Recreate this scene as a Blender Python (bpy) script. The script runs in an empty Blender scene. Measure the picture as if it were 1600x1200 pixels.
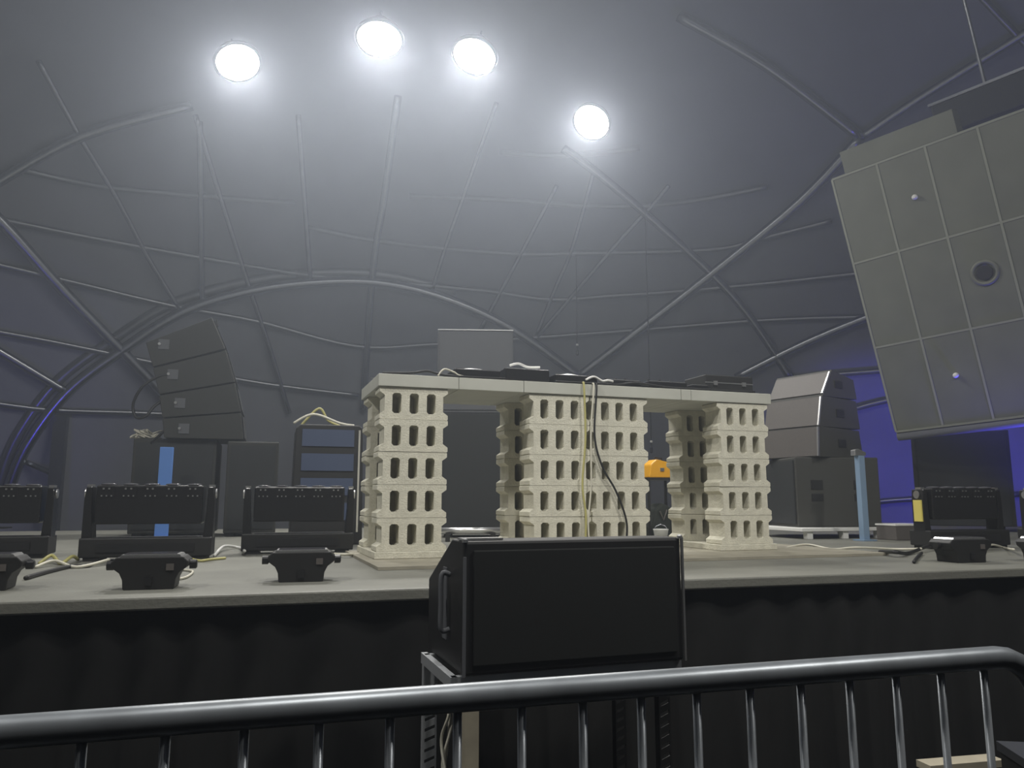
import bpy, bmesh, math, random
from mathutils import Vector, Matrix
from mathutils.geometry import tessellate_polygon
R = math.radians
random.seed(7)
SC = bpy.context.scene
COL = SC.collection

# ---------------------------------------------------------------- camera
CAM = Vector((0, 0, 1.4)); PITCH = R(8.6); FPX = 1200.0
cd = bpy.data.cameras.new('camera'); cam = bpy.data.objects.new('camera', cd); COL.objects.link(cam)
cam.location = CAM; cam.rotation_euler = (R(90) + PITCH, 0, 0)
cd.sensor_fit = 'HORIZONTAL'; cd.sensor_width = 36; cd.lens = 36 * FPX / 1600; cd.clip_start = .05; cd.clip_end = 200
SC.camera = cam
SC.view_settings.view_transform = 'Standard'; SC.view_settings.look = 'None'
SC.view_settings.gamma = 1; SC.view_settings.use_curve_mapping = False
SC.view_settings.exposure = 0.0
SC.cycles.use_denoising = True
SC.cycles.volume_bounces = 1
SC.cycles.max_bounces = 5
SC.cycles.sample_clamp_indirect = 4
SC.cycles.volume_step_rate = 1; SC.cycles.volume_max_steps = 32; SC.cycles.use_adaptive_sampling = True; SC.cycles.adaptive_threshold = .02

# ---------------------------------------------------------------- world: dark night outside, thin stage haze in the tent
wd = bpy.data.worlds.new('world'); SC.world = wd; wd.use_nodes = True
nt = wd.node_tree; nt.nodes['Background'].inputs[0].default_value = (.5, .55, .7, 1); nt.nodes['Background'].inputs[1].default_value = 0.0
HAZE = 0.020
vs = nt.nodes.new('ShaderNodeVolumeScatter'); vs.inputs['Color'].default_value = (.78, .86, 1, 1)
vs.inputs['Density'].default_value = HAZE; vs.inputs['Anisotropy'].default_value = 0.5
nt.links.new(vs.outputs[0], nt.nodes['World Output'].inputs['Volume'])
# the haze has risen: thin near the floor, thicker under the dome
tc_ = nt.nodes.new('ShaderNodeTexCoord'); sx_ = nt.nodes.new('ShaderNodeSeparateXYZ'); mr_ = nt.nodes.new('ShaderNodeMapRange')
nt.links.new(tc_.outputs['Object'], sx_.inputs[0]); nt.links.new(sx_.outputs['Z'], mr_.inputs['Value'])
mr_.inputs['From Min'].default_value = .8; mr_.inputs['From Max'].default_value = 5.0
mr_.inputs['To Min'].default_value = HAZE * .3; mr_.inputs['To Max'].default_value = HAZE * 1.18
nt.links.new(mr_.outputs[0], vs.inputs['Density'])
wd.cycles.volume_step_size = 2.2

LAMP_W = 125      # each high-bay lamp, watts
HOUSE_W = 78
BLUE_W = 520

# ---------------------------------------------------------------- geometry helpers
def ray(px, py):
    u, v = px - 800, 600 - py
    return Vector((u, FPX * math.cos(PITCH) - v * math.sin(PITCH), FPX * math.sin(PITCH) + v * math.cos(PITCH))) / FPX
def on_z(px, py, z):
    d = ray(px, py); return CAM + d * ((z - CAM.z) / d.z)
def at_y(px, py, y):
    d = ray(px, py); return CAM + d * (y / d.y)

def mat(name, col, rough=.6, metal=0, noise=0, nscale=8, emis=None, estr=0, bump=0, bscale=60, spec=None):
    m = bpy.data.materials.new(name); m.use_nodes = True; t = m.node_tree; b = t.nodes['Principled BSDF']
    b.inputs['Base Color'].default_value = (*col, 1); b.inputs['Roughness'].default_value = rough; b.inputs['Metallic'].default_value = metal
    if spec is not None: b.inputs['Specular IOR Level'].default_value = spec
    if emis: b.inputs['Emission Color'].default_value = (*emis, 1); b.inputs['Emission Strength'].default_value = estr
    if noise or bump:
        tc = t.nodes.new('ShaderNodeTexCoord')
    if noise:
        n = t.nodes.new('ShaderNodeTexNoise'); n.inputs['Scale'].default_value = nscale; n.inputs['Detail'].default_value = 6
        t.links.new(tc.outputs['Object'], n.inputs['Vector'])
        r = t.nodes.new('ShaderNodeValToRGB'); lo = tuple(c * (1 - noise) for c in col); hi = tuple(min(1, c * (1 + noise)) for c in col)
        r.color_ramp.elements[0].color = (*lo, 1); r.color_ramp.elements[1].color = (*hi, 1)
        r.color_ramp.elements[0].position = .3; r.color_ramp.elements[1].position = .7
        t.links.new(n.outputs['Fac'], r.inputs['Fac']); t.links.new(r.outputs['Color'], b.inputs['Base Color'])
    if bump:
        n2 = t.nodes.new('ShaderNodeTexNoise'); n2.inputs['Scale'].default_value = bscale; n2.inputs['Detail'].default_value = 4
        t.links.new(tc.outputs['Object'], n2.inputs['Vector'])
        bp = t.nodes.new('ShaderNodeBump'); bp.inputs['Strength'].default_value = bump; bp.inputs['Distance'].default_value = .02
        t.links.new(n2.outputs['Fac'], bp.inputs['Height']); t.links.new(bp.outputs['Normal'], b.inputs['Normal'])
    return m
M = dict(
    membrane=mat('membrane', (.185, .195, .22), .7, noise=.12, nscale=.7, bump=.25, bscale=1.2),
    steel=mat('galvanised_steel', (.36, .38, .41), .27, 1, noise=.1, nscale=20),
    purlin=mat('purlin_steel', (.22, .23, .25), .3, .85),
    floor=mat('dark_floor', (.03, .03, .03), .8, noise=.3, nscale=3),
    deck=mat('stage_deck', (.19, .19, .165), .5, noise=.14, nscale=2.5, bump=.1),
    skirt=mat('black_skirt', (.005, .005, .0045), .9, noise=.3, nscale=5),
    concrete=mat('concrete_block', (.62, .60, .495), .9, noise=.10, nscale=18, bump=.3, bscale=90),
    slab=mat('tabletop_slab', (.47, .475, .42), .7, noise=.06, nscale=5),
    ply=mat('plywood', (.30, .28, .22), .7, noise=.15, nscale=6),
    black=mat('black_paint', (.012, .012, .012), .55),
    blackgloss=mat('black_plastic', (.015, .015, .016), .3),
    cab=mat('cabinet_paint', (.028, .029, .025), .7, bump=.1, bscale=200),
    cabdark=mat('cabinet_grille_dark', (.018, .02, .021), .7),
    grille=mat('light_grille', (.10, .09, .083), .6, noise=.06, nscale=60),
    greycab=mat('grey_cabinet', (.10, .105, .115), .7),
    blue=mat('blue_paint', (.10, .24, .62), .5),
    blueg=mat('grey_blue_paint', (.22, .32, .45), .45),
    alu=mat('aluminium', (.75, .75, .74), .28, .9),
    rail=mat('barrier_steel', (.34, .365, .39), .38, .55, noise=.15, nscale=12),
    white=mat('white_plastic', (.75, .75, .72), .5),
    zinc=mat('zinc_post', (.5, .52, .54), .4, .4),
    cabr=mat('cabinet_paint_grey', (.048, .048, .042), .7, bump=.1, bscale=200),
    cable=mat('black_cable', (.012, .012, .012), .5),
    cablew=mat('pale_cable', (.62, .60, .50), .5),
    cabley=mat('yellow_green_cable', (.45, .42, .16), .5),
    orange=mat('orange_plastic', (.85, .42, .02), .4),
    lens=mat('lens_glass', (.08, .08, .09), .08),
    led=mat('led_tile', (.135, .142, .112), .55, noise=.08, nscale=3),
    ledseam=mat('led_seam', (.24, .25, .205), .5),
    lampglow=mat('lamp_diffuser', (1, 1, 1), .5, emis=(1, .99, .96), estr=14),
    blueglow=mat('blue_lamp_lens', (.1, .1, .4), .4, emis=(.1, .1, 1), estr=6),
    rack=mat('rack_blue_grey', (.05, .07, .13), .5),
    bag=mat('dark_bag', (.02, .025, .02), .8),
    yellow=mat('yellow_tape', (.7, .6, .15), .5),
    wood=mat('pale_wood', (.40, .36, .27), .7, noise=.15, nscale=10),
)

class MB:
    def __init__(s): s.bm = bmesh.new()
    def box(s, c, d, rot=None):
        g = bmesh.ops.create_cube(s.bm, size=1)['verts']
        m = Matrix.Translation(c) @ (rot or Matrix()) @ Matrix.Diagonal((*d, 1)); bmesh.ops.transform(s.bm, matrix=m, verts=g); return s
    def b2(s, x0, x1, y0, y1, z0, z1):
        return s.box(((x0+x1)/2, (y0+y1)/2, (z0+z1)/2), (abs(x1-x0), abs(y1-y0), abs(z1-z0)))
    def prism(s, outer, y0, y1, holes=()):       # polygon in x,z extruded along y
        polys = [[Vector((x, z, 0)) for x, z in p] for p in (outer, *holes)]
        flat = [v for p in polys for v in p]
        f = [s.bm.verts.new((v.x, y0, v.y)) for v in flat]; b = [s.bm.verts.new((v.x, y1, v.y)) for v in flat]
        for t in tessellate_polygon(polys):
            try: s.bm.faces.new([f[i] for i in t]); s.bm.faces.new([b[i] for i in reversed(t)])
            except ValueError: pass
        o = 0
        for p in polys:
            n = len(p)
            for i in range(n):
                j = (i+1) % n; s.bm.faces.new((f[o+i], f[o+j], b[o+j], b[o+i]))
            o += n
        bmesh.ops.recalc_face_normals(s.bm, faces=s.bm.faces); return s
    def tube(s, pts, r, n=10, flat=1.0, closed=False):
        pts = [Vector(p) for p in pts]; rings = []; up = Vector((0, 0, 1)); prev = None
        for i, p in enumerate(pts):
            a = pts[max(i-1, 0)]; c = pts[min(i+1, len(pts)-1)]; t = (c-a).normalized()
            if prev is None:
                x = t.cross(up if abs(t.z) < .95 else Vector((0, 1, 0))).normalized()
            else: x = (prev - t * prev.dot(t)).normalized()
            prev = x; y = t.cross(x)
            rings.append([s.bm.verts.new(p + x*math.cos(2*math.pi*k/n)*r + y*math.sin(2*math.pi*k/n)*r*flat) for k in range(n)])
        for a, b in zip(rings, rings[1:]):
            for k in range(n): s.bm.faces.new((a[k], a[(k+1)%n], b[(k+1)%n], b[k]))
        s.bm.faces.new(rings[0][::-1]); s.bm.faces.new(rings[-1]); return s
    def lathe(s, prof, c=(0,0,0), axis='z', n=28):   # prof: (radius, height)
        c = Vector(c); rings = []
        for r, h in prof:
            ring = []
            for k in range(n):
                a = 2*math.pi*k/n; v = Vector((r*math.cos(a), r*math.sin(a), h))
                if axis == 'y': v = Vector((v.x, -v.z, v.y))
                if axis == 'x': v = Vector((v.z, v.x, v.y))
                ring.append(s.bm.verts.new(c+v))
            rings.append(ring)
        for a, b in zip(rings, rings[1:]):
            for k in range(n): s.bm.faces.new((a[k], a[(k+1)%n], b[(k+1)%n], b[k]))
        s.bm.faces.new(rings[0][::-1]); s.bm.faces.new(rings[-1]); return s
    def build(s, name, m, parent=None, bevel=0, smooth=False):
        bmesh.ops.recalc_face_normals(s.bm, faces=s.bm.faces)
        me = bpy.data.meshes.new(name); s.bm.to_mesh(me); s.bm.free()
        o = bpy.data.objects.new(name, me); COL.objects.link(o); me.materials.append(M[m] if isinstance(m, str) else m)
        if parent: o.parent = parent
        if bevel:
            b = o.modifiers.new('bevel', 'BEVEL'); b.width = bevel; b.segments = 2; b.limit_method = 'ANGLE'
        if smooth:
            for p in me.polygons: p.use_smooth = True
        return o
def tag(o, label, cat, group=None):
    o['label'] = label; o['category'] = cat
    if group: o['group'] = group
    return o
def struct(o): o['kind'] = 'structure'; return o
def empty(name, loc, rz=0, label=None, cat=None, group=None):
    o = bpy.data.objects.new(name, None); COL.objects.link(o); o.location = loc; o.rotation_euler = (0, 0, rz); o.empty_display_size = .1
    if label: tag(o, label, cat, group)
    return o
def dup(o, parent=None):
    c = o.copy(); COL.objects.link(c)
    if parent: c.parent = parent
    for ch in list(o.children): dup(ch, c)
    return c
def spline(pts, n=8):
    pts = [Vector(p) for p in pts]; P = [pts[0]] + pts + [pts[-1]]; out = []
    for i in range(1, len(P)-2):
        p0, p1, p2, p3 = P[i-1:i+3]
        for k in range(n):
            t = k/n
            out.append(.5*((2*p1)+(-p0+p2)*t+(2*p0-5*p1+4*p2-p3)*t*t+(-p0+3*p1-3*p2+p3)*t**3))
    out.append(pts[-1]); return out

# ---------------------------------------------------------------- ring of high-bay lamps under the dome
def make_lamp(pos, target, watts, label, spread=180, group='high-bay lamps under the dome'):
    r = empty('high_bay_lamp', pos, 0, label, 'lamp', group)
    d = (Vector(target) - Vector(pos)).normalized()
    r.scale = (1.12, 1.12, 1.12); r.rotation_euler = (-d).to_track_quat('Z', 'Y').to_euler()
    MB().lathe([(.02, .24), (.10, .23), (.12, .10), (.24, .05), (.27, 0), (.27, -.03), (.24, -.03), (.24, 0)], n=36).build('housing', 'black', r, smooth=True)
    MB().lathe([(.0, -.012), (.238, -.012), (.238, -.028), (.15, -.04), (.0, -.045)], n=36).build('diffuser', 'lampglow', r, smooth=True)
    MB().tube([(0, 0, .24), (0, 0, .40)], .012).build('hook', 'steel', r)
    ld = bpy.data.lights.new('lamp_light', 'AREA'); ld.shape = 'DISK'; ld.size = .46; ld.energy = watts; ld.spread = R(spread); ld.color = (1, .985, .95)
    lo = bpy.data.objects.new('lamp_light', ld); COL.objects.link(lo); lo.parent = r; lo.location = (0, 0, -.06)
    return r
DC = Vector((0, 3.5, -1.5)); DR = 14.5        # centre and radius of the dome
def on_dome(px, py, inset=.15):
    d = ray(px, py).normalized(); o = CAM - DC; b = o.dot(d); c = o.dot(o) - (DR-inset)**2
    return CAM + d * (-b + math.sqrt(b*b - c))
lamp_label = ['leftmost of the four glaring round lamps under the dome', 'highest of the four glaring round lamps, second from left',
              'third glaring round lamp from the left, over the middle of the table', 'lowest and rightmost glaring round lamp under the dome']
for (px, py), lb in zip([(371, 96), (593, 59), (742, 86), (925, 190)], lamp_label):
    make_lamp(on_z(px, py, 7.0), (-1.5, 7.2, 1.5), LAMP_W, lb)
for p, lb in [((-4.5, 1.0, 7), 'round lamp of the ring above the viewer, left'), ((0.3, .6, 7.3), 'round lamp of the ring above the viewer, middle'), ((5, 1.2, 7), 'round lamp of the ring above the viewer, right')]:
    make_lamp(p, (0.5, 5.5, 1), HOUSE_W, lb, 110)

# ---------------------------------------------------------------- the tent
b = MB(); bmesh.ops.create_uvsphere(b.bm, u_segments=96, v_segments=64, radius=DR)
bmesh.ops.translate(b.bm, vec=DC, verts=b.bm.verts)
bmesh.ops.delete(b.bm, geom=[v for v in b.bm.verts if v.co.z < -.7], context='VERTS')
for f in b.bm.faces: f.normal_flip()
struct(b.build('ceiling', 'membrane', smooth=True))
struct(MB().lathe([(.01, 0), (DR, 0)], c=(DC.x, DC.y, 0), n=64).build('floor', 'floor'))
trim_n = [0]
def trim(pix, r, m='steel', flat=1.0, inset=.15):
    w = []
    for a, c in zip(pix, pix[1:]):
        for k in range(6): w.append((a[0]+(c[0]-a[0])*k/6, a[1]+(c[1]-a[1])*k/6))
    w.append(pix[-1])
    w = spline([(x, y, 0) for x, y in pix], 6)
    trim_n[0] += 1
    return struct(MB().tube([on_dome(p.x, p.y, inset) for p in w], r, 8, flat).build('trim_%d' % trim_n[0], m, smooth=True))
# arched main members
for pts, r in [
    ([(10, 775), (40, 700), (105, 613), (190, 548), (285, 488), (390, 455), (500, 441), (600, 443), (700, 468), (800, 514), (905, 588)], .105),
    ([(-90, 262), (0, 345), (95, 450), (190, 548), (262, 622)], .10),
    ([(-60, 515), (0, 550), (105, 613)], .08),
    ([(880, 232), (930, 268), (1010, 335), (1112, 428), (1175, 500), (1236, 592)], .085),
    ([(902, 590), (1000, 515), (1112, 428), (1250, 315), (1345, 215)], .10),
    ([(1345, 215), (1450, 145), (1592, 58), (1720, -25)], .07),
    ([(1345, 215), (1200, 105), (1060, 25)], .09),
    ([(1500, -40), (1592, 58), (1660, 130)], .05),
    ([(-60, 320), (0, 282), (130, 212), (300, 165)], .09),
    ([(1150, 590), (1260, 535), (1370, 490), (1450, 465)], .09)]:
    trim(pts, r)
trim([(-6, 770), (22, 690), (86, 600), (172, 534), (270, 474), (385, 440), (500, 426), (605, 430), (712, 456)], .10, 'purlin', inset=.03)  # added darker tube, stands for the shadow band outside the first arch
# thin rafters
for pts, r in [
    ([(60, 95), (127, 218), (180, 305), (230, 400), (280, 482)], .045),
    ([(312, 190), (314, 330), (316, 482)], .055),
    ([(305, 180), (345, 310), (385, 435), (420, 540), (452, 645)], .05),
    ([(466, 180), (475, 300), (485, 436)], .05),
    ([(622, 150), (600, 310), (583, 420), (567, 640)], .075),
    ([(776, 160), (730, 290), (695, 390), (676, 452)], .045),
    ([(870, 290), (820, 385), (748, 520)], .045),
    ([(930, 260), (895, 385), (868, 450), (838, 524)], .045),
    ([(1045, 290), (1018, 322), (960, 385), (840, 526)], .045),
    ]:
    trim(pts, r, inset=.12)
# horizontal purlins
for pts in [
    [(20, 262), (150, 290), (300, 305), (460, 318)],
    [(780, 238), (850, 243), (930, 240), (1000, 232)],
    [(-40, 334), (12, 345), (135, 370), (310, 402), (480, 430), (600, 440), (760, 455), (860, 468), (960, 462), (1050, 456), (1205, 442), (1360, 425)],
    [(640, 306), (780, 312), (900, 321), (1000, 322), (1095, 312), (1200, 292)],
    [(480, 355), (600, 378), (790, 396), (900, 396), (1110, 390), (1200, 370), (1300, 345)],
    [(-40, 405), (110, 440), (265, 477), (400, 502), (555, 541), (680, 538), (870, 525), (980, 517), (1200, 500), (1400, 494)],
    [(-40, 512), (60, 530), (165, 551), (280, 575), (415, 600), (560, 618)],
    [(-40, 625), (70, 640), (210, 645), (330, 650)],
    [(1240, 590), (1340, 582), (1420, 576)], [(1300, 655), (1345, 636), (1420, 618)], [(1340, 788), (1420, 780), (1600, 772)]]:
    trim(pts, .055, 'purlin', inset=.10)
# door posts of the entrance bay behind the stage, left
for px in (88,):
    p = on_dome(px, 745, .5); trim_n[0] += 1
    struct(MB().b2(p.x-.12, p.x+.12, p.y-.05, p.y+.05, 0, on_dome(px, 648, .5).z).build('trim_%d' % trim_n[0], 'purlin'))
    trim_n[0] += 1
    struct(MB().tube([at_y(40, 722, p.y), at_y(84, 741, p.y)], .05, 8).build('trim_%d' % trim_n[0], 'steel'))

# ---------------------------------------------------------------- stage
TH = R(17); SZ = 1.04
O = on_z(800, 914, SZ)
def rotm(a): return Matrix.Rotation(a, 4, 'Z')
stage = empty('stage', (O.x, O.y, 0), TH, 'large stage platform with pale grey deck and black cloth front', 'stage')
MB().b2(-8, 9, 0, 7.2, SZ-.05, SZ).build('deck', 'deck', stage, bevel=.008)
sk = MB(); n = 500; rows = []
for z in (0.005, SZ*.5, SZ-.052):
    rows.append([sk.bm.verts.new((-8+17*i/n, .05+.022*math.sin(i*.9+math.sin(i*.13)*2)*(1.15-z*.7), z)) for i in range(n+1)])
for a, c in zip(rows, rows[1:]):
    for i in range(n): sk.bm.faces.new((a[i], a[i+1], c[i+1], c[i]))
sk.build('skirt', 'skirt', stage, smooth=True)
MB().b2(-7.8, 8.8, .15, 7.1, 0.005, SZ-.06).build('frame', 'black', stage)

# ---------------------------------------------------------------- booth of hollow concrete blocks
TB = R(19); e1 = Vector((math.cos(TB), math.sin(TB), 0)); e2 = Vector((-math.sin(TB), math.cos(TB), 0))
BF = Vector((-.795, 0, 0)); BF.y = (4.5 + .3*.1495) / math.cos(PITCH) - .02
def booth(w, v, z): return Vector((BF.x, BF.y, 0)) + e1*w + e2*v + Vector((0, 0, z))
sheet_z = SZ + .018
sheet = empty('plywood_sheet', booth(0, 0, SZ), TB, 'thin plywood sheet lying on the stage under the block booth', 'board')
MB().b2(-.07, 3.28, -.52, .86, .001, .018).build('sheet', 'ply', sheet)
PL = .042
for w0, w1, lb in [(-.01, .44, 'low concrete plinth under the left pillar of the booth'), (.95, 1.82, 'low concrete plinth under the wide middle pillar'), (2.34, 2.80, 'low concrete plinth under the right pillar of the booth')]:
    tag(MB().b2(w0, w1, -.01, .72, 0.0005, PL-.0005).build('plinth', 'concrete', bevel=.004), lb, 'plinth', 'plinths under the booth')
    o = bpy.context.scene.objects[-1] if False else None
for o in [x for x in COL.objects if x.name.startswith('plinth')]:
    o.location = booth(0, 0, sheet_z); o.rotation_euler = (0, 0, TB)
BH = .196; BW = .42; z0 = sheet_z + PL
def slot(cx, w=.056, z0=.036, z1=.160, c=.012):
    x0, x1 = cx-w/2, cx+w/2
    return [(x0+c, z0), (x1-c, z0), (x1, z0+c), (x1, z1-c), (x1-c, z1), (x0+c, z1), (x0, z1-c), (x0, z0+c)]
fl = .030; n_ = .030
outer = [(-BW/2+.004, .001), (BW/2-.004, .001), (BW/2, .006), (BW/2, fl), (BW/2-n_, fl+n_*.7), (BW/2-n_, BH-fl-n_*.7), (BW/2, BH-fl), (BW/2, BH-.006), (BW/2-.004, BH-.001),
         (-BW/2+.004, BH-.001), (-BW/2, BH-.006), (-BW/2, BH-fl), (-BW/2+n_, BH-fl-n_*.7), (-BW/2+n_, fl+n_*.7), (-BW/2, fl), (-BW/2, .006)]
mb = MB(); mb.prism(outer, 0, .165, [slot(-.106), slot(0), slot(.106)]); mb.prism(outer, .165, .19)
proto = mb.build('concrete_block', 'concrete')
course = ['bottom', 'second from bottom', 'middle', 'second from top', 'topmost']
first = True
for name, w, v in [('front left pillar', .002, 0), ('rear left pillar', .002, .51),
                   ('front middle pillar, left half', .957, 0), ('front middle pillar, right half', 1.388, 0), ('rear middle pillar', .96, .51),
                   ('front right pillar', 2.355, 0), ('rear right pillar', 2.355, .51)]:
    for k in range(5):
        if first: o = proto; first = False
        else: o = proto.copy(); COL.objects.link(o)
        o.location = booth(w + BW/2 + random.uniform(-.003, .003), v + random.uniform(-.003, .003), z0 + k*BH)
        o.rotation_euler = (0, 0, TB + R(random.uniform(-.6, .6)))
        tag(o, 'hollow beige concrete block, %s course of the %s' % (course[k], name), 'concrete block', 'hollow blocks of the booth')
tz = z0 + 5*BH + .001
table = empty('dj_table_top', booth(-.012, -.012, tz), TB, 'long thick pale tabletop of joined slabs laid across the block pillars', 'tabletop')
xs = [0, .50, .93, 1.42, 2.08, 2.16, 2.82]
for a, c in zip(xs, xs[1:]): MB().b2(a+.0015, c-.0015, 0, .73, 0, .075).build('slab', 'slab', table, bevel=.003)
TT = tz + .075

# ---------------------------------------------------------------- gear on the table
def tb(w, v, z=0): return booth(w, v, TT + .001 + z)
def mixer(w, v, ww, dd, hh, label, rot=0, m='blackgloss', knobs=True, group=None, topm='alu'):
    r = empty('dj_controller', tb(w, v), TB + rot, label, 'dj equipment', group)
    MB().b2(-ww/2, ww/2, -dd/2, dd/2, .008, hh).build('body', m, r, bevel=.004)
    for sx in (-1, 1):
        for sy in (-1, 1): MB().lathe([(.012, 0), (.012, .009)], c=(sx*(ww/2-.03), sy*(dd/2-.03), 0), n=10).build('foot', 'black', r)
    MB().b2(-ww/2+.01, ww/2-.01, -dd/2+.01, dd/2-.01, hh, hh+.003).build('face_plate', topm, r)
    if knobs:
        for i in range(6):
            MB().lathe([(.009, 0), (.009, .018), (.007, .02)], c=(-ww/2+.04+i*(ww-.08)/5, (i % 2)*.06-.03, hh+.003), n=10).build('knob', 'black', r)
    return r
def platter(w, v, label, dz=0):
    r = mixer(w, v, .30, .36, .06, label, knobs=False, topm='blackgloss', group='disc players on the table')
    r.name = 'disc_player'
    MB().lathe([(.10, .064), (.10, .078), (.09, .082), (.02, .083)], n=28).build('jog_wheel', 'alu', r)
    MB().box((0, .13, .075), (.16, .09, .012), Matrix.Rotation(R(14), 4, 'X')).build('screen', 'blackgloss', r)
    return r
platter(.62, .20, 'disc player with silver jog wheel, leftmost on the table')
mixer(.96, .20, .30, .34, .085, 'flat black mixer between two disc players on the table')
platter(1.30, .20, 'disc player with silver jog wheel, right of the mixer')
mixer(1.66, .16, .26, .24, .05, 'small flat black effects box near the middle of the table', knobs=True)
mixer(2.00, .15, .30, .22, .055, 'low silver topped box right of the effects box')
mixer(2.26, .14, .14, .20, .045, 'thin silver tray in front of the black case on the table', knobs=False)
case = empty('equipment_case', tb(2.54, .24), TB, 'black equipment case on the right end of the table', 'case')
MB().b2(-.20, .20, -.14, .14, .002, .135).build('body', 'black', case, bevel=.006)
MB().b2(-.20, .20, -.143, -.137, .075, .082).build('lid_seam', 'alu', case)
for x in (-.12, .12): MB().b2(x-.015, x+.015, -.15, -.14, .06, .09).build('latch', 'alu', case)
wb = empty('white_adapter', tb(2.68, .47), TB, 'small white adapter box behind the black case at the right end of the table', 'adapter')
MB().b2(-.09, .09, -.05, .05, .001, .15).build('body', 'white', wb, bevel=.01)
MB().lathe([(.012, .07), (.012, .085)], c=(.04, 0, .08), n=10).build('button', 'black', wb)
laptop = empty('laptop', tb(.24, .20), TB+R(15), 'thin dark laptop lying open flat on the left end of the table', 'laptop')
MB().b2(-.16, .16, -.11, .11, .002, .018).build('base', 'blackgloss', laptop, bevel=.003)
MB().b2(-.15, .15, -.10, .10, .018, .020).build('keyboard', 'black', laptop)
MB().box((0, .205, .028), (.32, .20, .008), Matrix.Rotation(R(8), 4, 'X')).build('screen', 'alu', laptop)
def cable_on_table(pts, m, r, label):
    tag(MB().tube(spline([tb(*p) for p in pts], 8), r, 7).build('cable', m, smooth=True), label, 'cable')
cable_on_table([(.02, .04, .010), (.2, .035, .02), (.3, .03, .035), (.42, .014, .012), (.8, .009, .010)], 'cable', .008, 'black cable curled along the left front edge of the tabletop')
cable_on_table([(.36, .015, .008), (.40, .015, .05), (.46, .012, .035), (.52, .012, .012), (.75, .012, .008)], 'cablew', .006, 'pale cable looped near the left end of the tabletop')
cable_on_table([(.86, .1, .115), (.92, .1, .13), (1.0, .14, .118), (1.08, .12, .118)], 'white', .008, 'white cable draped over the mixer on the table')
cable_on_table([(1.15, .01, .010), (1.5, .012, .012), (1.6, .02, .012), (1.75, .02, .03), (2.0, .02, .012), (2.25, .02, .012), (2.7, .03, .012)], 'cable', .009, 'black cable along the right half of the tabletop edge')
cable_on_table([(1.36, .008, .03), (1.42, .008, .055), (1.48, .008, .03), (1.52, .006, .035), (1.56, .008, .03)], 'white', .008, 'short white cable at the middle front edge of the tabletop')
# cables hanging down the booth front
def hang(pts, m, r, label):
    tag(MB().tube(spline([booth(w, v, z) for w, v, z in pts], 8), r, 7).build('hanging_cable', m, smooth=True), label, 'cable')
hang([(1.33, -.012, TT+.008), (1.33, -.03, TT-.03), (1.335, -.03, 1.8), (1.31, -.028, 1.5), (1.33, -.03, 1.3), (1.32, -.03, SZ+.03)], 'cabley', .007, 'yellow-green cable hanging down the booth front, left one')
hang([(1.40, -.012, TT+.008), (1.40, -.03, TT-.03), (1.375, -.03, 1.85), (1.37, -.03, 1.5), (1.345, -.03, 1.25), (1.36, -.03, SZ+.03)], 'cablew', .006, 'thin pale cable hanging down the booth front beside the yellow-green one')
hang([(1.42, -.012, TT+.008), (1.42, -.03, TT-.03), (1.40, -.03, 1.82), (1.45, -.03, 1.62), (1.55, -.03, 1.45), (1.62, -.03, 1.25), (1.60, -.03, SZ+.03)], 'cable', .007, 'black cable running diagonally down the booth front')

# ---------------------------------------------------------------- moving light bars
def make_bar():
    r = empty('moving_light_bar', (0, 0, 0))
    MB().b2(-.41, .41, -.10, .12, .02, .135).build('base', 'black', r, bevel=.008)
    for x in (-.33, .33): MB().b2(x-.05, x+.05, -.09, .11, 0, .02).build('foot', 'black', r)
    for s in (-1, 1):
        MB().prism([(s*.41, .12), (s*.345, .12), (s*.36, .30), (s*.365, .44), (s*.40, .44), (s*.41, .36)], -.05, .07).build('arm', 'blackgloss', r, bevel=.006)
        MB().lathe([(.03, -.004), (.03, .004)], c=(s*.414, .01, .40), axis='x', n=16).build('pivot_cap', 'alu', r)
        MB().b2(s*.385-.018, s*.385+.018, -.03, .03, .44, .455).build('arm_tip', 'alu', r)
    h = MB().b2(-.335, .335, -.07, .10, .215, .45)
    hd = h.build('head', 'blackgloss', r, bevel=.01)
    for i in range(5):
        x = -.27 + i*.135
        l = MB().lathe([(.050, 0), (.050, .006), (.045, .009), (.0, .014)], n=20).build('lens', 'lens', hd, smooth=True)
        l.location = (x, -.02, .450)
        c = MB()  # pale metal studs on a black plate imitate reflections glinting in the lenses
        for k in range(3): c.box((x-.03+k*.03, -.073, .385), (.009, .008, .009))
        for k in range(2): c.box((x-.02+k*.034, -.073, .428), (.011, .008, .011))
        c.box((x, -.0705, .407), (.10, .002, .07))
        glints = c.build('lens_glints', 'alu', hd); glints.data.materials.append(M['blackgloss'])
        for p_ in list(glints.data.polygons)[-6:]: p_.material_index = 1
    MB().b2(-.30, .30, -.106, -.099, .05, .10).build('control_panel', 'blackgloss', r)
    return r
bar = make_bar(); firstb = True
for px, py, rz, lb in [(-42, 874, 17, 'black moving light bar cut off by the left edge of the photo'), (219, 876, 15, 'black moving light bar second from the left, in front of the blue post'),
                    (459, 865, 15, 'black moving light bar just left of the block booth'), (1515, 857, 15, 'black moving light bar on the right, below the hanging screen'),
                    (1682, 853, 15, 'black moving light bar at the right edge of the photo')]:
    o = bar if firstb else dup(bar); firstb = False; o.scale = (.9, .95, 1)
    o.location = on_z(px, py, SZ+.001) + Vector((0, .1, 0)); o.rotation_euler = (0, 0, R(rz))
    if px == 1515:
        t_ = MB().b2(-.425, -.412, -.04, .04, .20, .36).build('tape_strip', 'yellow', o); t_['label'] = 'yellow tape strip'
    tag(o, lb, 'stage light', 'moving light bars on the stage')

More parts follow.
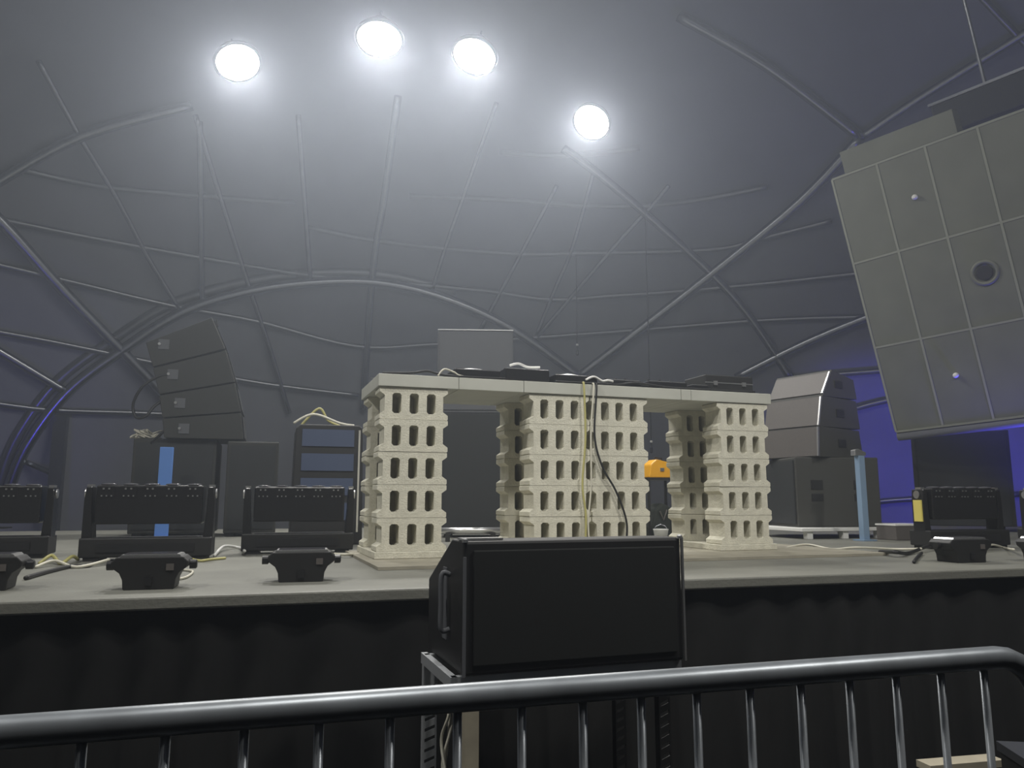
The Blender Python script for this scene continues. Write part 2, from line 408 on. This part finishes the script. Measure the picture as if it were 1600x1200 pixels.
# ---------------------------------------------------------------- compact floor lights at the stage lip
def make_floor_light():
    r = empty('floor_light', (0, 0, 0))
    MB().prism([(-.115, 0), (.115, 0), (.12, .045), (.135, .075), (.17, .10), (.175, .125), (.15, .148), (-.15, .148), (-.175, .125), (-.17, .10), (-.135, .075), (-.12, .045)], -.09, .09).build('body', 'black', r, bevel=.006)
    for s in (-1, 1):
        MB().lathe([(.022, 0), (.022, .03), (.016, .035)], c=(s*.172 if s > 0 else -.172-.035, 0, .105), axis='x', n=14).build('side_lug', 'blackgloss', r)
    MB().prism([(-.14, .148), (.14, .148), (.13, .158), (-.13, .158)], -.08, .08).build('top_rim', 'alu', r)
    MB().b2(-.12, .12, -.07, .07, .156, .161).build('lens_plate', 'lens', r)
    MB().b2(.075, .11, -.096, -.089, .085, .115).build('sticker', 'grille', r)
    MB().b2(-.015, .015, -.10, -.09, .02, .06).build('socket', 'blackgloss', r)
    return r
fl0 = make_floor_light(); ff = True
for px, py, rz, sc, lb in [(-46, 924, 20, 0.9, 'compact black floor light at the left edge of the stage lip'), (224, 921, 16, 0.88, 'compact black floor light with bright rim in front of the second light bar'),
                       (464, 909, 14, 0.88, 'compact black floor light in front of the light bar beside the booth'), (1513, 879, 15, 0.9, 'compact black floor light on the right, in front of the light bar'),
                       (1652, 878, 15, 0.9, 'compact black floor light at the right edge of the photo')]:
    o = fl0 if ff else dup(fl0); ff = False
    o.location = on_z(px, py, SZ+.001) + Vector((0, .07, 0)); o.rotation_euler = (0, 0, R(rz)); o.scale = (sc*.95, sc, sc)
    tag(o, lb, 'stage light', 'compact floor lights along the stage lip')

# ---------------------------------------------------------------- left speaker stack
S = SZ + .001
def sub(loc, rz, w, d, h, label, m='cab', ports=False, front='cabdark'):
    r = empty('subwoofer', loc, rz, label, 'speaker')
    MB().b2(-w/2, w/2, -d/2, d/2, .03, h).build('cabinet', m, r, bevel=.012)
    MB().b2(-w/2+.03, w/2-.03, -d/2-.012, -d/2-.001, .07, h-.04).build('grille', front, r)
    sl = MB()
    for s in (-1, 1):
        sl.b2(s*w/2*.8-.04, s*w/2*.8+.04, -d/2+.03, d/2-.03, 0, .03)
    sl.build('runner', 'black', r)
    for s in (-1, 1):
        for y in (-.22, .22):
            for z in ((.50, .37) if ports else (.45,)):
                MB().b2(s*(w/2+.001)-.003, s*(w/2+.001)+.003, y-.07, y+.07, z*h/.9-.045, z*h/.9+.045).build('handle_recess', 'black', r)
    return r
YL = on_z(290, 836, S).y
p1 = at_y(273, 836, YL); p1.z = S
sub(p1, TH, .78, .8, .97, 'large dark subwoofer on the left, under the curved speaker array')
p2 = at_y(391, 836, YL+.1); p2.z = S
sub(p2, TH, .50, .8, .95, 'narrower dark subwoofer right of the one under the left array')
pp = on_z(256, 850, S) 
bp = empty('blue_post', at_y(257, 760, YL-.72), TH, 'bright blue flat post standing before the left subwoofer', 'post')
bp.location.z = S
MB().b2(-.06, .06, -.02, .02, .0, at_y(257, 699, YL-.7).z-S).build('post', 'blue', bp, bevel=.004)
MB().b2(-.10, .10, -.06, .06, 0, .012).build('foot_plate', 'blue', bp)
# curved array: prism cabinets in profile
YA = YL - .05; base = at_y(325, 697, YA)
la = empty('line_array', (base.x, base.y, S+.972), TH, 'curved dark speaker array tilting left on top of the left subwoofer', 'speaker')
def L(px, py):
    p = at_y(px, py, YA); return ((p.x-base.x)/math.cos(TH)*.99, p.z-(S+.972))
b0 = L(325, 692)[1]
for i, poly in enumerate([[(247,553),(335,510),(353,556),(256,588)], [(256,590),(354,558),(366,605),(264,628)], [(264,630),(366,607),(374,650),(268,662)], [(268,664),(374,652),(377,692),(270,692)]]):
    q = [(x, max(.001, z-b0+.002)) for x, z in (L(*c) for c in poly)]
    c = MB().prism(q, -.35, .45).build('array_cabinet', 'cab', la, bevel=.008)
    cx = q[0][0]*.72+q[1][0]*.28; cz = sum(z for _, z in q)/4 - .02
    MB().b2(cx-.05, cx+.05, -.362, -.351, cz-.05, cz+.05).build('connector_plate', 'greycab', c)
    MB().lathe([(.014, 0), (.014, .02)], c=(cx-.04, -.36, cz), axis='y', n=10).build('connector', 'alu', c)
    g = MB(); a = Vector((q[1][0], 0, q[1][1])); d_ = Vector((q[2][0], 0, q[2][1]))
    m_ = (a+d_)/2; ang = math.atan2(d_.x-a.x, -(d_.z-a.z))
    g.box((m_.x+.008, .05, m_.z), (.012, .72, (d_-a).length*.86), Matrix.Rotation(-ang, 4, 'Y')); g.build('grille', 'cabdark', c)
ring = MB(); t0_ = L(337, 508); ring.prism([(t0_[0]-.05, t0_[1]-b0-.06), (t0_[0]+.03, t0_[1]-b0-.03), (t0_[0]+.01, t0_[1]-b0+.05)], -.02, .02).build('rigging_lug', 'black', la)
def cab_cable(pix, y, r, m, label):
    tag(MB().tube(spline([at_y(px, py, yy) for (px, py), yy in zip(pix, y)], 8), r, 8).build('cable', m, smooth=True), label, 'cable')
ya = YA - .42
cab_cable([(272, 584), (248, 588), (222, 605), (208, 632), (213, 652), (228, 650), (240, 636), (252, 628), (262, 629)], [ya, ya-.05, ya-.1, ya-.1, ya-.1, ya-.1, ya-.05, ya, ya+.02], .014, 'cable', 'thick black cable looping out left of the speaker array')
cab_cable([(268, 655), (258, 672), (240, 688), (232, 697), (220, 699)], [ya+.1, ya, ya, ya+.05, ya+.1], .012, 'cable', 'black cable dropping from the speaker array to the subwoofer top')
zt = p1.z + .975
hp = MB()
for k in range(7):
    q = [Vector((p1.x-.36+random.uniform(0, .24), p1.y-.38+random.uniform(0, .22), zt+.012+random.uniform(0, .09)*(j % 2))) for j in range(6)]
    hp.tube(spline(q, 6), .009, 6)
hp = hp.build('cable_heap', 'cablew', smooth=True); hp['kind'] = 'stuff'
tag(hp, 'tangled heap of thin pale cables on the left subwoofer beside the array', 'cables')

# ---------------------------------------------------------------- amplifier rack left of the booth
YR = 6.6; pr = at_y(508, 800, YR)
rk = empty('amplifier_rack', (pr.x, YR, S), TH, 'dark blue-grey amplifier rack standing behind the light bar left of the booth', 'rack')
hh = at_y(508, 668, YR).z - S
MB().prism([(-.29, 0), (.29, 0), (.27, hh-.02), (.24, hh), (-.24, hh), (-.27, hh-.03)], -.25, .3).build('case', 'black', rk, bevel=.01)
for i in range(4): MB().b2(-.22, .20, -.262, -.251, hh-.18-i*.20, hh-.02-i*.20-.02).build('rack_unit', 'rack', rk)
MB().b2(.235, .25, -.265, -.255, .1, hh-.04).build('rack_rail', 'alu', rk)
ht = S+hh
for dy, (pts, m, lb) in enumerate([([(-.26, .02), (-.1, .10), (.12, .03), (.24, .012)], 'cablew', 'pale cable arching over the amplifier rack'), ([(-.22, .015), (-.08, .16), (.0, .06), (.1, .014)], 'cabley', 'yellowish cable rising above the amplifier rack'),
               ([(-.14, .015), (.02, .012), (.15, .012), (.22, .012)], 'white', 'white cable lying on the amplifier rack')]):
    dy *= .09
    tag(MB().tube(spline([Vector((pr.x, YR, ht)) + Vector((x*math.cos(TH), x*math.sin(TH)-.1+dy, z)) for x, z in pts], 8), .011, 7).build('cable', m, smooth=True), lb, 'cable')

# ---------------------------------------------------------------- dark stack seen through the booth, grey cabinet on it
YB = 7.6
for (x0, x1, y0, m, lb, zb) in [(688, 800, 645, 'cabdark', 'tall black subwoofer behind the left opening of the booth', S)]:
    a = at_y(x0, y0, YB); c = at_y(x1, y0, YB); h = a.z - zb
    sub(Vector(((a.x+c.x)/2, YB+.3, zb)), R(4), c.x-a.x, .6, h, lb, m)
    zb2 = zb + h + .001
a = at_y(682, 516, YB); c = at_y(800, 516, YB)
r = empty('speaker_cabinet', ((a.x+c.x)/2, YB+.3, zb2), R(3), 'plain grey cabinet rising above the tabletop, on the black subwoofer', 'speaker')
MB().b2(-(c.x-a.x)/2, (c.x-a.x)/2, -.28, .28, 0, a.z-zb2).build('cabinet', 'greycab', r, bevel=.01)
MB().b2(-(c.x-a.x)/2+.02, (c.x-a.x)/2-.02, -.292, -.281, .03, a.z-zb2-.03).build('grille', 'greycab', r)
MB().b2(-(c.x-a.x)/2, (c.x-a.x)/2, -.29, -.27, a.z-zb2, a.z-zb2+.012).build('top_edge', 'alu', r)
# silver tube low behind the booth
t = empty('silver_tube', at_y(735, 829, 6.9), R(5), 'long silver tube lying on low stands behind the left booth opening', 'tube'); t.location.z = S
zt_ = at_y(735, 829, 6.9).z - S
MB().tube([(-.30, 0, zt_), (.30, 0, zt_)], .028, 14).build('tube', 'alu', t, smooth=True)
for x in (-.2, .2): MB().b2(x-.02, x+.02, -.05, .05, 0, zt_-.02).build('stand', 'black', t)
# things seen through the right opening of the booth
YC = 7.2; pc = at_y(1028, 800, YC); shz = at_y(1028, 747, YC).z
sh = empty('utility_shelf', (pc.x, YC, S), TH, 'small black utility shelf behind the right booth opening', 'shelf')
MB().b2(-.17, .17, -.15, .15, shz-S-.02, shz-S).build('shelf_board', 'black', sh)
for sx in (-1, 1):
    for sy in (-1, 1): MB().b2(sx*.16-.01, sx*.16+.01, sy*.14-.01, sy*.14+.01, 0, shz-S-.02).build('leg', 'black', sh)
ob = empty('orange_case', (pc.x, YC, shz+.001), TH, 'small bright orange case on the shelf behind the booth', 'case')
MB().prism([(-.12, 0), (.10, 0), (.10, .14), (-.04, .17), (-.10, .12)], -.08, .08).build('body', 'orange', ob, bevel=.01)
MB().tube([(-.03, 0, .15), (-.02, 0, .19), (.05, 0, .185), (.06, 0, .145)], .008).build('handle', 'black', ob)
MB().b2(-.01, .03, -.09, -.08, .06, .09).build('latch', 'alu', ob)
bg = empty('dark_bag', (pc.x-.01, YC-.02, S), TH, 'dark bag hunched under the shelf behind the booth', 'bag')
MB().prism([(-.10, .0), (.10, 0), (.115, .18), (.09, .30), (.0, .34), (-.08, .28), (-.12, .12)], -.1, .1).build('bag_body', 'bag', bg, bevel=.03)
MB().tube([(-.03, -.11, .26), (0, -.12, .18), (.04, -.11, .27)], .008).build('strap', 'grille', bg)
wbx = empty('white_bucket', (pc.x-.05, YC-.38, S), 0, 'small white bucket on the stage behind the right booth opening', 'bucket')
MB().lathe([(.05, 0), (.065, .10), (.069, .11), (.06, .11), (.045, .02)], n=20).build('bucket_body', 'white', wbx, smooth=True)
MB().tube([(-.066, 0, .10), (-.04, 0, .135), (0, 0, .15), (.04, 0, .135), (.066, 0, .10)], .003).build('handle', 'steel', wbx)
# thin suspension cables
for px, y0, y1, lb in [(902, 398, 548, 'thin black cable hanging from the dome above the middle of the table'), (1018, 326, 700, 'thin black cable hanging from the dome behind the right booth opening')]:
    c = on_dome(px, 322 if px > 950 else 396, .3); c2 = at_y(px, y1, c.y); c = Vector((c2.x, c.y, c2.z))
    r = empty('suspension_cable', c, 0, lb, 'cable')
    MB().tube([(0, 0, 0), (0, 0, at_y(px, y0, c.y).z-c.z)], .010, 6).build('wire', 'cable', r)
    MB().lathe([(.012, -.10), (.03, -.08), (.03, 0), (.01, .03)], n=12).build('plug', 'blackgloss', r)
    MB().lathe([(.02, .10), (.028, .12), (.02, .14)], n=12).build('white_tag', 'white', r)

# ---------------------------------------------------------------- right speaker stack, turned to the left
YQ = 7.75
ps = at_y(1293, 836, YQ)
# low white dollies
dl = empty('speaker_dolly', (ps.x, YQ+.1, S), R(17), 'low white framed dolly under the right subwoofer', 'dolly')
dz = .10
MB().b2(-.60, .62, -.46, .40, dz-.03, dz).build('platform', 'white', dl, bevel=.004)
for x in (-.5, -.1, .3, .56): MB().b2(x-.03, x+.03, -.44, -.38, 0, dz-.03).build('leg', 'white', dl)
for x in (-.5, .5): MB().b2(x-.03, x+.03, .3, .36, 0, dz-.03).build('leg', 'white', dl)
FA = R(-58); FS = R(-84)    # front looks towards the left, half at the viewer
sz_ = S+dz+.001
sr = empty('subwoofer', (ps.x+.02, YQ+.22, sz_), FS, 'big dark subwoofer on the right with square ports in its side', 'speaker')
H2 = at_y(1260, 716, YQ).z - sz_
MB().b2(-.40, .40, -.43, .43, .0, H2).build('cabinet', 'cabr', sr, bevel=.012)
MB().b2(-.38, .38, -.446, -.431, .03, H2-.03).build('grille', 'cabdark', sr)
for y in (-.22, .22):
    for z in (H2*.60, H2*.42): MB().b2(.399, .406, y-.06, y+.06, z-.045 if z > .5*H2 else z-.035, z+.045 if z > .5*H2 else z+.035).build('port', 'black', sr)
ra = empty('line_array', (ps.x+.02, YQ+.22, sz_+H2+.001), FA, 'stack of light fronted speaker cabinets on the right subwoofer', 'speaker')
z = 0; tilt = 0; hs = [.30, .31, .28]; yoff = [0, .025, .10]
for i, h in enumerate(hs):
    # side profile (y,z) wedge, extruded along x
    c = MB(); y0 = -.40+yoff[i]; lean = [.02, .07, .17][i]
    prof = [(y0, z+.002), (.30-.02*i, z+.002), (.26-.02*i, z+h*(.72 if i == 2 else .93)), (y0+lean, z+h)]
    prof = [(-yy, zz) for yy, zz in prof]
    c.prism(prof, -.335, .335); bmesh.ops.rotate(c.bm, cent=(0, 0, 0), matrix=Matrix.Rotation(R(-90), 3, 'Z'), verts=c.bm.verts)
    cb = c.build('array_cabinet', 'cabr', ra, bevel=.006)
    a_ = math.atan2(lean, h)
    MB().box((0, y0+lean/2-.008, z+h/2), (.64, .014, h*.94), Matrix.Rotation(-a_, 4, 'X')).build('grille', 'grille', cb)
    MB().b2(.336, .343, -.10, .02, z+h*.35, z+h*.6).build('handle_recess', 'black', cb)
    MB().box((.330, y0+lean/2-.012, z+h/2), (.016, .02, h*.95), Matrix.Rotation(-a_, 4, 'X')).build('edge_rail', 'alu', cb)
    z += h*.985
bp2 = at_y(1352, 852, YQ-.75)
b2 = empty('grey_blue_post', (bp2.x, bp2.y, S), TH, 'slim grey-blue upright post beside the right subwoofer', 'post')
ph = at_y(1352, 712, bp2.y).z - S
MB().b2(-.032, .032, -.03, .03, 0, ph).build('post', 'blueg', b2, bevel=.004)
MB().prism([(-.07, ph), (.05, ph), (.05, ph+.03), (-.03, ph+.06), (-.07, ph+.05)], -.03, .03).build('bracket', 'alu', b2, bevel=.005)
MB().b2(-.07, .07, -.07, .07, 0, .012).build('foot_plate', 'blueg', b2)
gb = at_y(1408, 850, YQ-.55)
g = empty('grey_box', (gb.x, gb.y, S), TH, 'low pale grey box beside the post on the right', 'box')
MB().b2(-.16, .16, -.12, .12, 0, .13).build('body', 'grille', g, bevel=.006); MB().b2(-.165, .165, -.125, .125, .13, .145).build('lid', 'white', g)

# dark block behind the right light bars
a = at_y(1432, 676, 9.2); c = at_y(1578, 676, 9.2)
dk = empty('black_flight_case', ((a.x+c.x)/2, 9.35, SZ), R(-26), 'tall dark flight case standing under the hanging screen', 'case')
dk.location.z = S; hw = (c.x-a.x)/2*.86
MB().b2(-hw, hw, -.3, .3, .06, a.z-S).build('body', 'cabdark', dk, bevel=.01)
for sx in (-1, 1):
    MB().b2(sx*hw-.02, sx*hw+.02, -.31, -.29, .06, a.z-S).build('edge_trim', 'black', dk)
    for sy in (-.2, .2): MB().lathe([(.03, -.015), (.03, .015)], c=(sx*(hw-.1), sy, .03), axis='x', n=14).build('caster', 'black', dk)

# ---------------------------------------------------------------- hanging LED screen
D = 8.85
def c2w(v): # camera frame right, up, forward -> world offset
    return Vector((v[0], v[2]*math.cos(PITCH)-v[1]*math.sin(PITCH), v[2]*math.sin(PITCH)+v[1]*math.cos(PITCH)))
right = c2w((.685, .171, -.708)).normalized()
down = c2w((105, -392, 0)).normalized(); down = (down - right*down.dot(right)).normalized()
nrm = down.cross(right).normalized()
if nrm.dot(ray(1400, 500)) < 0: nrm = -nrm      # points away from the viewer
P0 = CAM + ray(1300, 281) * D
scr = empty('hanging_led_screen', P0, 0, 'large tilted hanging screen of grey tiles at the right, dark round port in it', 'screen')
scr.matrix_world = Matrix.Translation(P0) @ Matrix((( *(right.x, nrm.x, -down.x), 0), (right.y, nrm.y, -down.y, 0), (right.z, nrm.z, -down.z, 0), (0, 0, 0, 1)))
TW, THT = .50, 1.0
NC = 6
for i in range(NC):
    for j in range(3):
        MB().b2(i*TW+.012, (i+1)*TW-.012, 0, .07, -(j+1)*THT+.012, -j*THT-.012).build('tile', 'led', scr, bevel=.004)
fr = MB()
for i in range(NC+1): fr.b2(i*TW-.012, i*TW+.012, -.006, .06, -3*THT, 0)
for j in range(4): fr.b2(0, NC*TW, -.005, .06, -j*THT-.012, -j*THT+.012)
fr.build('seam_frame', 'ledseam', scr)
bk = MB()
bk.b2(-.01, NC*TW, .075, .14, -.10, 0).b2(-.01, NC*TW, .075, .14, -3*THT, -2.9).b2(-.01, NC*TW, .075, .14, -1.55, -1.45)
for i in range(NC+1): bk.b2(i*TW-.03, i*TW+.03, .075, .14, -2.9, -.1)
bk.build('rear_frame', 'steel', scr)
MB().tube([(0, .03, -3*THT-.065), (NC*TW, .03, -3*THT-.065)], .05, 20).build('bottom_rail', 'greycab', scr, smooth=True)
MB().b2(.12, 1.3, .10, .35, .03, .28).build('top_panel', 'led', scr)
# port ring and small fittings, positions on the screen plane
def onscr(px, py):
    d = ray(px, py); t = (P0-CAM).dot(nrm)/d.dot(nrm); q = CAM + d*t - P0
    return q.dot(right), -q.dot(down)
x, z = onscr(1539, 426)
MB().lathe([(.135, 0), (.135, .012), (.10, .02), (.10, .004)], c=(x, -.001, z), axis='y', n=32).build('port_ring', 'led', scr, smooth=True)
MB().lathe([(.075, 0), (.075, .022), (.07, .023)], c=(x, -.001, z), axis='y', n=32).build('port_hole', 'black', scr)
for q in ((1430, 308), (1494, 586)):
    x, z = onscr(*q); MB().lathe([(.028, 0), (.028, .03), (.012, .05)], c=(x, 0, z), axis='y', n=12).build('fitting', 'white', scr)
# black hoist and steel beam it hangs from
hz = CAM + ray(1580, 158)*8.75
hoist = empty('hoist_box', hz, 0, 'dark hoist box hanging just above the screen at the upper right', 'hoist')
hoist.rotation_euler = scr.matrix_world.to_euler()
MB().b2(-.75, .9, -.2, .2, -.12, .25).build('hoist_body', 'cabdark', hoist, bevel=.02)
MB().b2(-.77, .92, -.21, .21, .25, .28).build('top_rim', 'purlin', hoist)
for x in (-.2, .55):
    MB().tube([(x, 0, .27), (x, 0, 1.6)], .02).build('hoist_chain', 'purlin', hoist)

# ---------------------------------------------------------------- front speaker on its stand
dcab = 2.42
q0 = CAM + ray(723, 1058)*dcab
cz = q0.z; q0.z = 0
fc = empty('front_speaker', Vector((q0.x, q0.y, cz)), R(19), 'wide glossy black speaker standing in front of the stage, back top sloping down', 'speaker')
Wc = .80; Hc = .42; Dc = .50
c = MB(); c.prism([(0, 0), (Dc, 0), (Dc, Hc-.16), (.16, Hc), (0, Hc)], 0, Wc)      # side profile: x=depth
bmesh.ops.transform(c.bm, matrix=Matrix(((0, 1, 0, 0), (1, 0, 0, 0), (0, 0, 1, 0), (0, 0, 0, 1))), verts=c.bm.verts)
fcab = c.build('cabinet', 'black', fc, bevel=.010)
MB().b2(.03, Wc-.03, -.010, -.001, .03, Hc-.03).build('grille', mat('front_grille_cloth', (.006, .007, .006), .8), fc, bevel=.004)
MB().b2(Wc-.004, Wc+.003, -.012, -.001, .0, Hc).build('edge_trim', 'alu', fc)
MB().b2(-.003, .006, -.012, -.001, .0, Hc-.05).build('edge_trim', 'greycab', fc)
MB().b2(.0, .14, .02, .08, Hc+.001, Hc+.008).build('top_trim', 'alu', fc)
for x in (.004, Wc-.004): MB().lathe([(.010, 0), (.010, .010), (.006, .014)], c=(x, 0, Hc-.004), n=10).build('corner', 'alu', fc)
hd = MB(); hd.tube(spline([(-.001, .17, .30), (-.03, .17, .30), (-.032, .17, .20), (-.03, .17, .12), (-.001, .17, .12)], 5), .009, 8); hd.build('handle', 'greycab', fc, smooth=True)
MB().b2(-.004, .0, .21, .26, .08, .32).build('side_panel', 'greycab', fc)
# stand: perforated steel posts
st = empty('speaker_stand', Vector((q0.x, q0.y, 0)), R(19), 'tall perforated steel stand carrying the front speaker', 'stand')
def post(name, x, y, z1, w=.035, m='zinc', holes=True):
    p = MB()
    if holes:
        hs_ = [[(.006-w/2, z), (w/2-.006, z+.012), (w/2-.006, z+.024), (.006-w/2, z+.012)] for z in [k*.035+.02 for k in range(int((z1-.06)/.035))]]
        p.prism([(-w/2, 0), (w/2, 0), (w/2, z1), (-w/2, z1)], -.002, .002, hs_)
        p.b2(-w/2, -w/2+.004, -.001, .03, 0, z1)
    else: p.b2(-w/2, w/2, -w/2, w/2, 0, z1)
    o = p.build(name, m, st); o.location = (x, y, 0)
post('post', -.01, .40, cz-.04, .05); post('post', .045, .06, cz-.04, .045); post('post', Wc-.05, .06, cz-.04, .045, 'black'); post('post', Wc-.05, .40, cz-.04, .045, 'black')  # right pair coloured black to stand for the dark under the speaker
post('timber_post', .025, .0, cz-.10, .045, 'wood', False)
MB().b2(-.03, Wc, .02, .045, cz-.04, cz-.003).build('front_rail', 'zinc', st)
MB().b2(-.03, Wc, .40, .425, cz-.04, cz-.003).build('rear_rail', 'zinc', st)
MB().b2(-.035, -.012, .02, .45, cz-.04, cz-.003).build('side_rail', 'zinc', st)
MB().b2(Wc-.03, Wc, .02, .42, cz-.04, cz-.003).build('side_rail', 'zinc', st)
MB().b2(-.03, Wc, .03, .06, .3, .33).build('cross_bar', 'zinc', st)
for k in range(3):
    qv = [Vector((random.uniform(-.02, .03), .2+random.uniform(-.05, .1), .25+j*.11+random.uniform(-.05, .05))) for j in range(6)]
    MB().tube(spline(qv, 6), .005, 6).build('cable_tie', 'cablew', st, smooth=True)

# ---------------------------------------------------------------- crowd barrier
A0 = Vector((-.614, 1.161, 0)); ud = Vector((1.5756, .475, 0)).normalized(); sp = .1097
ba = math.atan2(ud.y, ud.x); zr = 1.08
bar_r = empty('crowd_barrier', A0, ba, 'galvanised steel crowd barrier with vertical bars in the foreground', 'barrier')
x1 = 15*sp + .145; x0 = -5*sp - .07; rr = .11; z1 = .20
pts = [(x0, 0, z1+rr), (x0, 0, zr-rr)]
for k in range(1, 7): a = R(15*k); pts.append((x0+rr-rr*math.cos(a), 0, zr-rr+rr*math.sin(a)))
for k in range(30): pts.append((x0+rr+(x1-x0-2*rr)*(k+1)/31, 0, zr))
for k in range(0, 7): a = R(15*k); pts.append((x1-rr+rr*math.sin(a), 0, zr-rr+rr*math.cos(a)))
pts += [(x1, 0, z1+rr)]
for k in range(1, 7): a = R(15*k); pts.append((x1-rr+rr*math.cos(a), 0, z1+rr-rr*math.sin(a)))
pts.append((x0+rr, 0, z1))
for k in range(1, 7): a = R(15*k); pts.append((x0+rr-rr*math.sin(a), 0, z1+rr-rr*math.cos(a)))
MB().tube(pts, .0225, 20).build('frame', 'rail', bar_r, smooth=True)
for i in range(-5, 16):
    MB().tube([(i*sp, 0, z1+.01), (i*sp, 0, zr-.01)], .0075, 12).build('upright', 'rail', bar_r, smooth=True)
for x in (x0+.25, x1-.25):
    f = MB().tube([(x, -.26, .025), (x, -.22, .06), (x, 0, .09), (x, .22, .06), (x, .26, .025)], .018, 10)
    f.b2(x-.02, x+.02, -.30, -.22, 0, .02).b2(x-.02, x+.02, .22, .30, 0, .02).b2(x-.012, x+.012, -.012, .012, .08, z1); f.build('foot', 'rail', bar_r)

# low case and plank between barrier and stage, lower right
qc = CAM + ray(1562, 1160)*2.0
lc = empty('low_case', (qc.x, qc.y, 0), R(-8), 'low dark case with bright metal edge at the lower right corner', 'case')
MB().b2(0, .6, -.25, .0, 0, qc.z).build('body', 'black', lc)
MB().b2(-.006, .606, -.256, .006, qc.z-.02, qc.z+.002).build('edge_trim', 'purlin', lc)
qp = CAM + ray(1500, 1187)*2.35
pk = empty('timber_plank', (qp.x, qp.y, 0), R(12), 'pale timber plank on dark blocks near the lower right corner', 'plank')
MB().b2(-.13, .13, -.03, .03, qp.z-.02, qp.z).build('board', 'wood', pk)
for x in (-.1, .1): MB().b2(x-.02, x+.02, -.025, .025, 0, qp.z-.02).build('leg', 'black', pk)

# ---------------------------------------------------------------- loose cables on the stage
def floor_cable(pix, m, r, label, hump=0):
    w = []
    for i, (px, py) in enumerate(pix):
        p = on_z(px, py, S+r); p.z += hump*(i % 2); w.append(p)
    tag(MB().tube(spline(w, 8), r, 7).build('floor_cable', m, smooth=True), label, 'cable')
floor_cable([(40, 903), (75, 893), (110, 885), (135, 884), (150, 878)], 'cable', .010, 'black cable between the two leftmost floor lights')
floor_cable([(62, 880), (80, 876), (95, 880), (112, 878), (122, 874)], 'cabley', .010, 'yellowish cable tangle between the two left light bars', .03)
floor_cable([(55, 886), (85, 882), (120, 886), (170, 880)], 'cablew', .008, 'pale cable beside the yellowish tangle on the left', .02)
floor_cable([(290, 870), (310, 876), (330, 874), (352, 872)], 'cabley', .008, 'short yellow cable right of the second floor light')
floor_cable([(268, 906), (290, 902), (301, 893), (285, 890)], 'cablew', .006, 'pale cable loop beside the second floor light')
floor_cable([(520, 866), (540, 869), (560, 866), (580, 862)], 'cablew', .010, 'pale cable leading from the light bar to the booth', .01)
floor_cable([(1225, 857), (1260, 855), (1300, 858), (1340, 860), (1400, 858), (1440, 862)], 'cablew', .008, 'pale cable along the stage before the right subwoofer', .02)
floor_cable([(1375, 862), (1400, 868), (1420, 864), (1450, 858), (1470, 852)], 'cable', .012, 'black cable curving before the grey box on the right', .02)
floor_cable([(1428, 878), (1434, 870), (1440, 864)], 'cable', .010, 'short black cable end left of the right floor light')
floor_cable([(1535, 862), (1550, 858), (1570, 856), (1585, 866)], 'cablew', .008, 'pale cable right of the right floor light', .03)
floor_cable([(335, 868), (350, 858), (375, 856), (382, 866)], 'white', .010, 'white cable between the two bars left of the booth', .02)

# ---------------------------------------------------------------- blue uplights hidden behind the stacks
def uplight(loc, aim, watts, cone, label):
    r = empty('blue_uplight', loc, 0, label, 'stage light', 'blue uplights on the stage')
    d = (Vector(aim)-Vector(loc)).normalized()
    MB().b2(-.12, .12, -.12, .12, 0, .02).build('base', 'black', r)
    h = MB().lathe([(.10, -.16), (.12, -.05), (.12, .0), (.10, .0)], n=20).build('head', 'black', r); h.location = (0, 0, .22)
    h.rotation_euler = d.to_track_quat('Z', 'Y').to_euler()
    l = MB().lathe([(.0, .002), (.095, .002), (.095, .006), (.0, .008)], n=20).build('lens', 'blueglow', h)
    ld = bpy.data.lights.new('blue_light', 'SPOT'); ld.energy = watts; ld.color = (.10, .08, 1); ld.spot_size = R(cone); ld.spot_blend = .6; ld.shadow_soft_size = .08
    lo = bpy.data.objects.new('blue_light', ld); COL.objects.link(lo); lo.parent = h; lo.location = (0, 0, .05); lo.rotation_euler = (math.pi, 0, 0)
wr = on_dome(1400, 700, .1)
ub = at_y(1475, 800, 11.2)
uplight((ub.x, 11.2, S), (wr.x+.2, wr.y, 1.5), BLUE_W, 78, 'blue uplight behind the tall dark case on the right, aimed at the dome wall')
ub = P0 + right*1.35 + down*3.1 - nrm*.10
uplight((ub.x + (down.x*.8), ub.y + down.y*.8, S), ub, BLUE_W*.32, 130, 'blue uplight on the stage under the lower edge of the hanging screen')
wl = on_dome(0, 620, .1)
uplight((-6.6, 10.0, S), (wl.x-1, wl.y, 3), BLUE_W*.12, 80, 'blue uplight at the far left back of the stage')
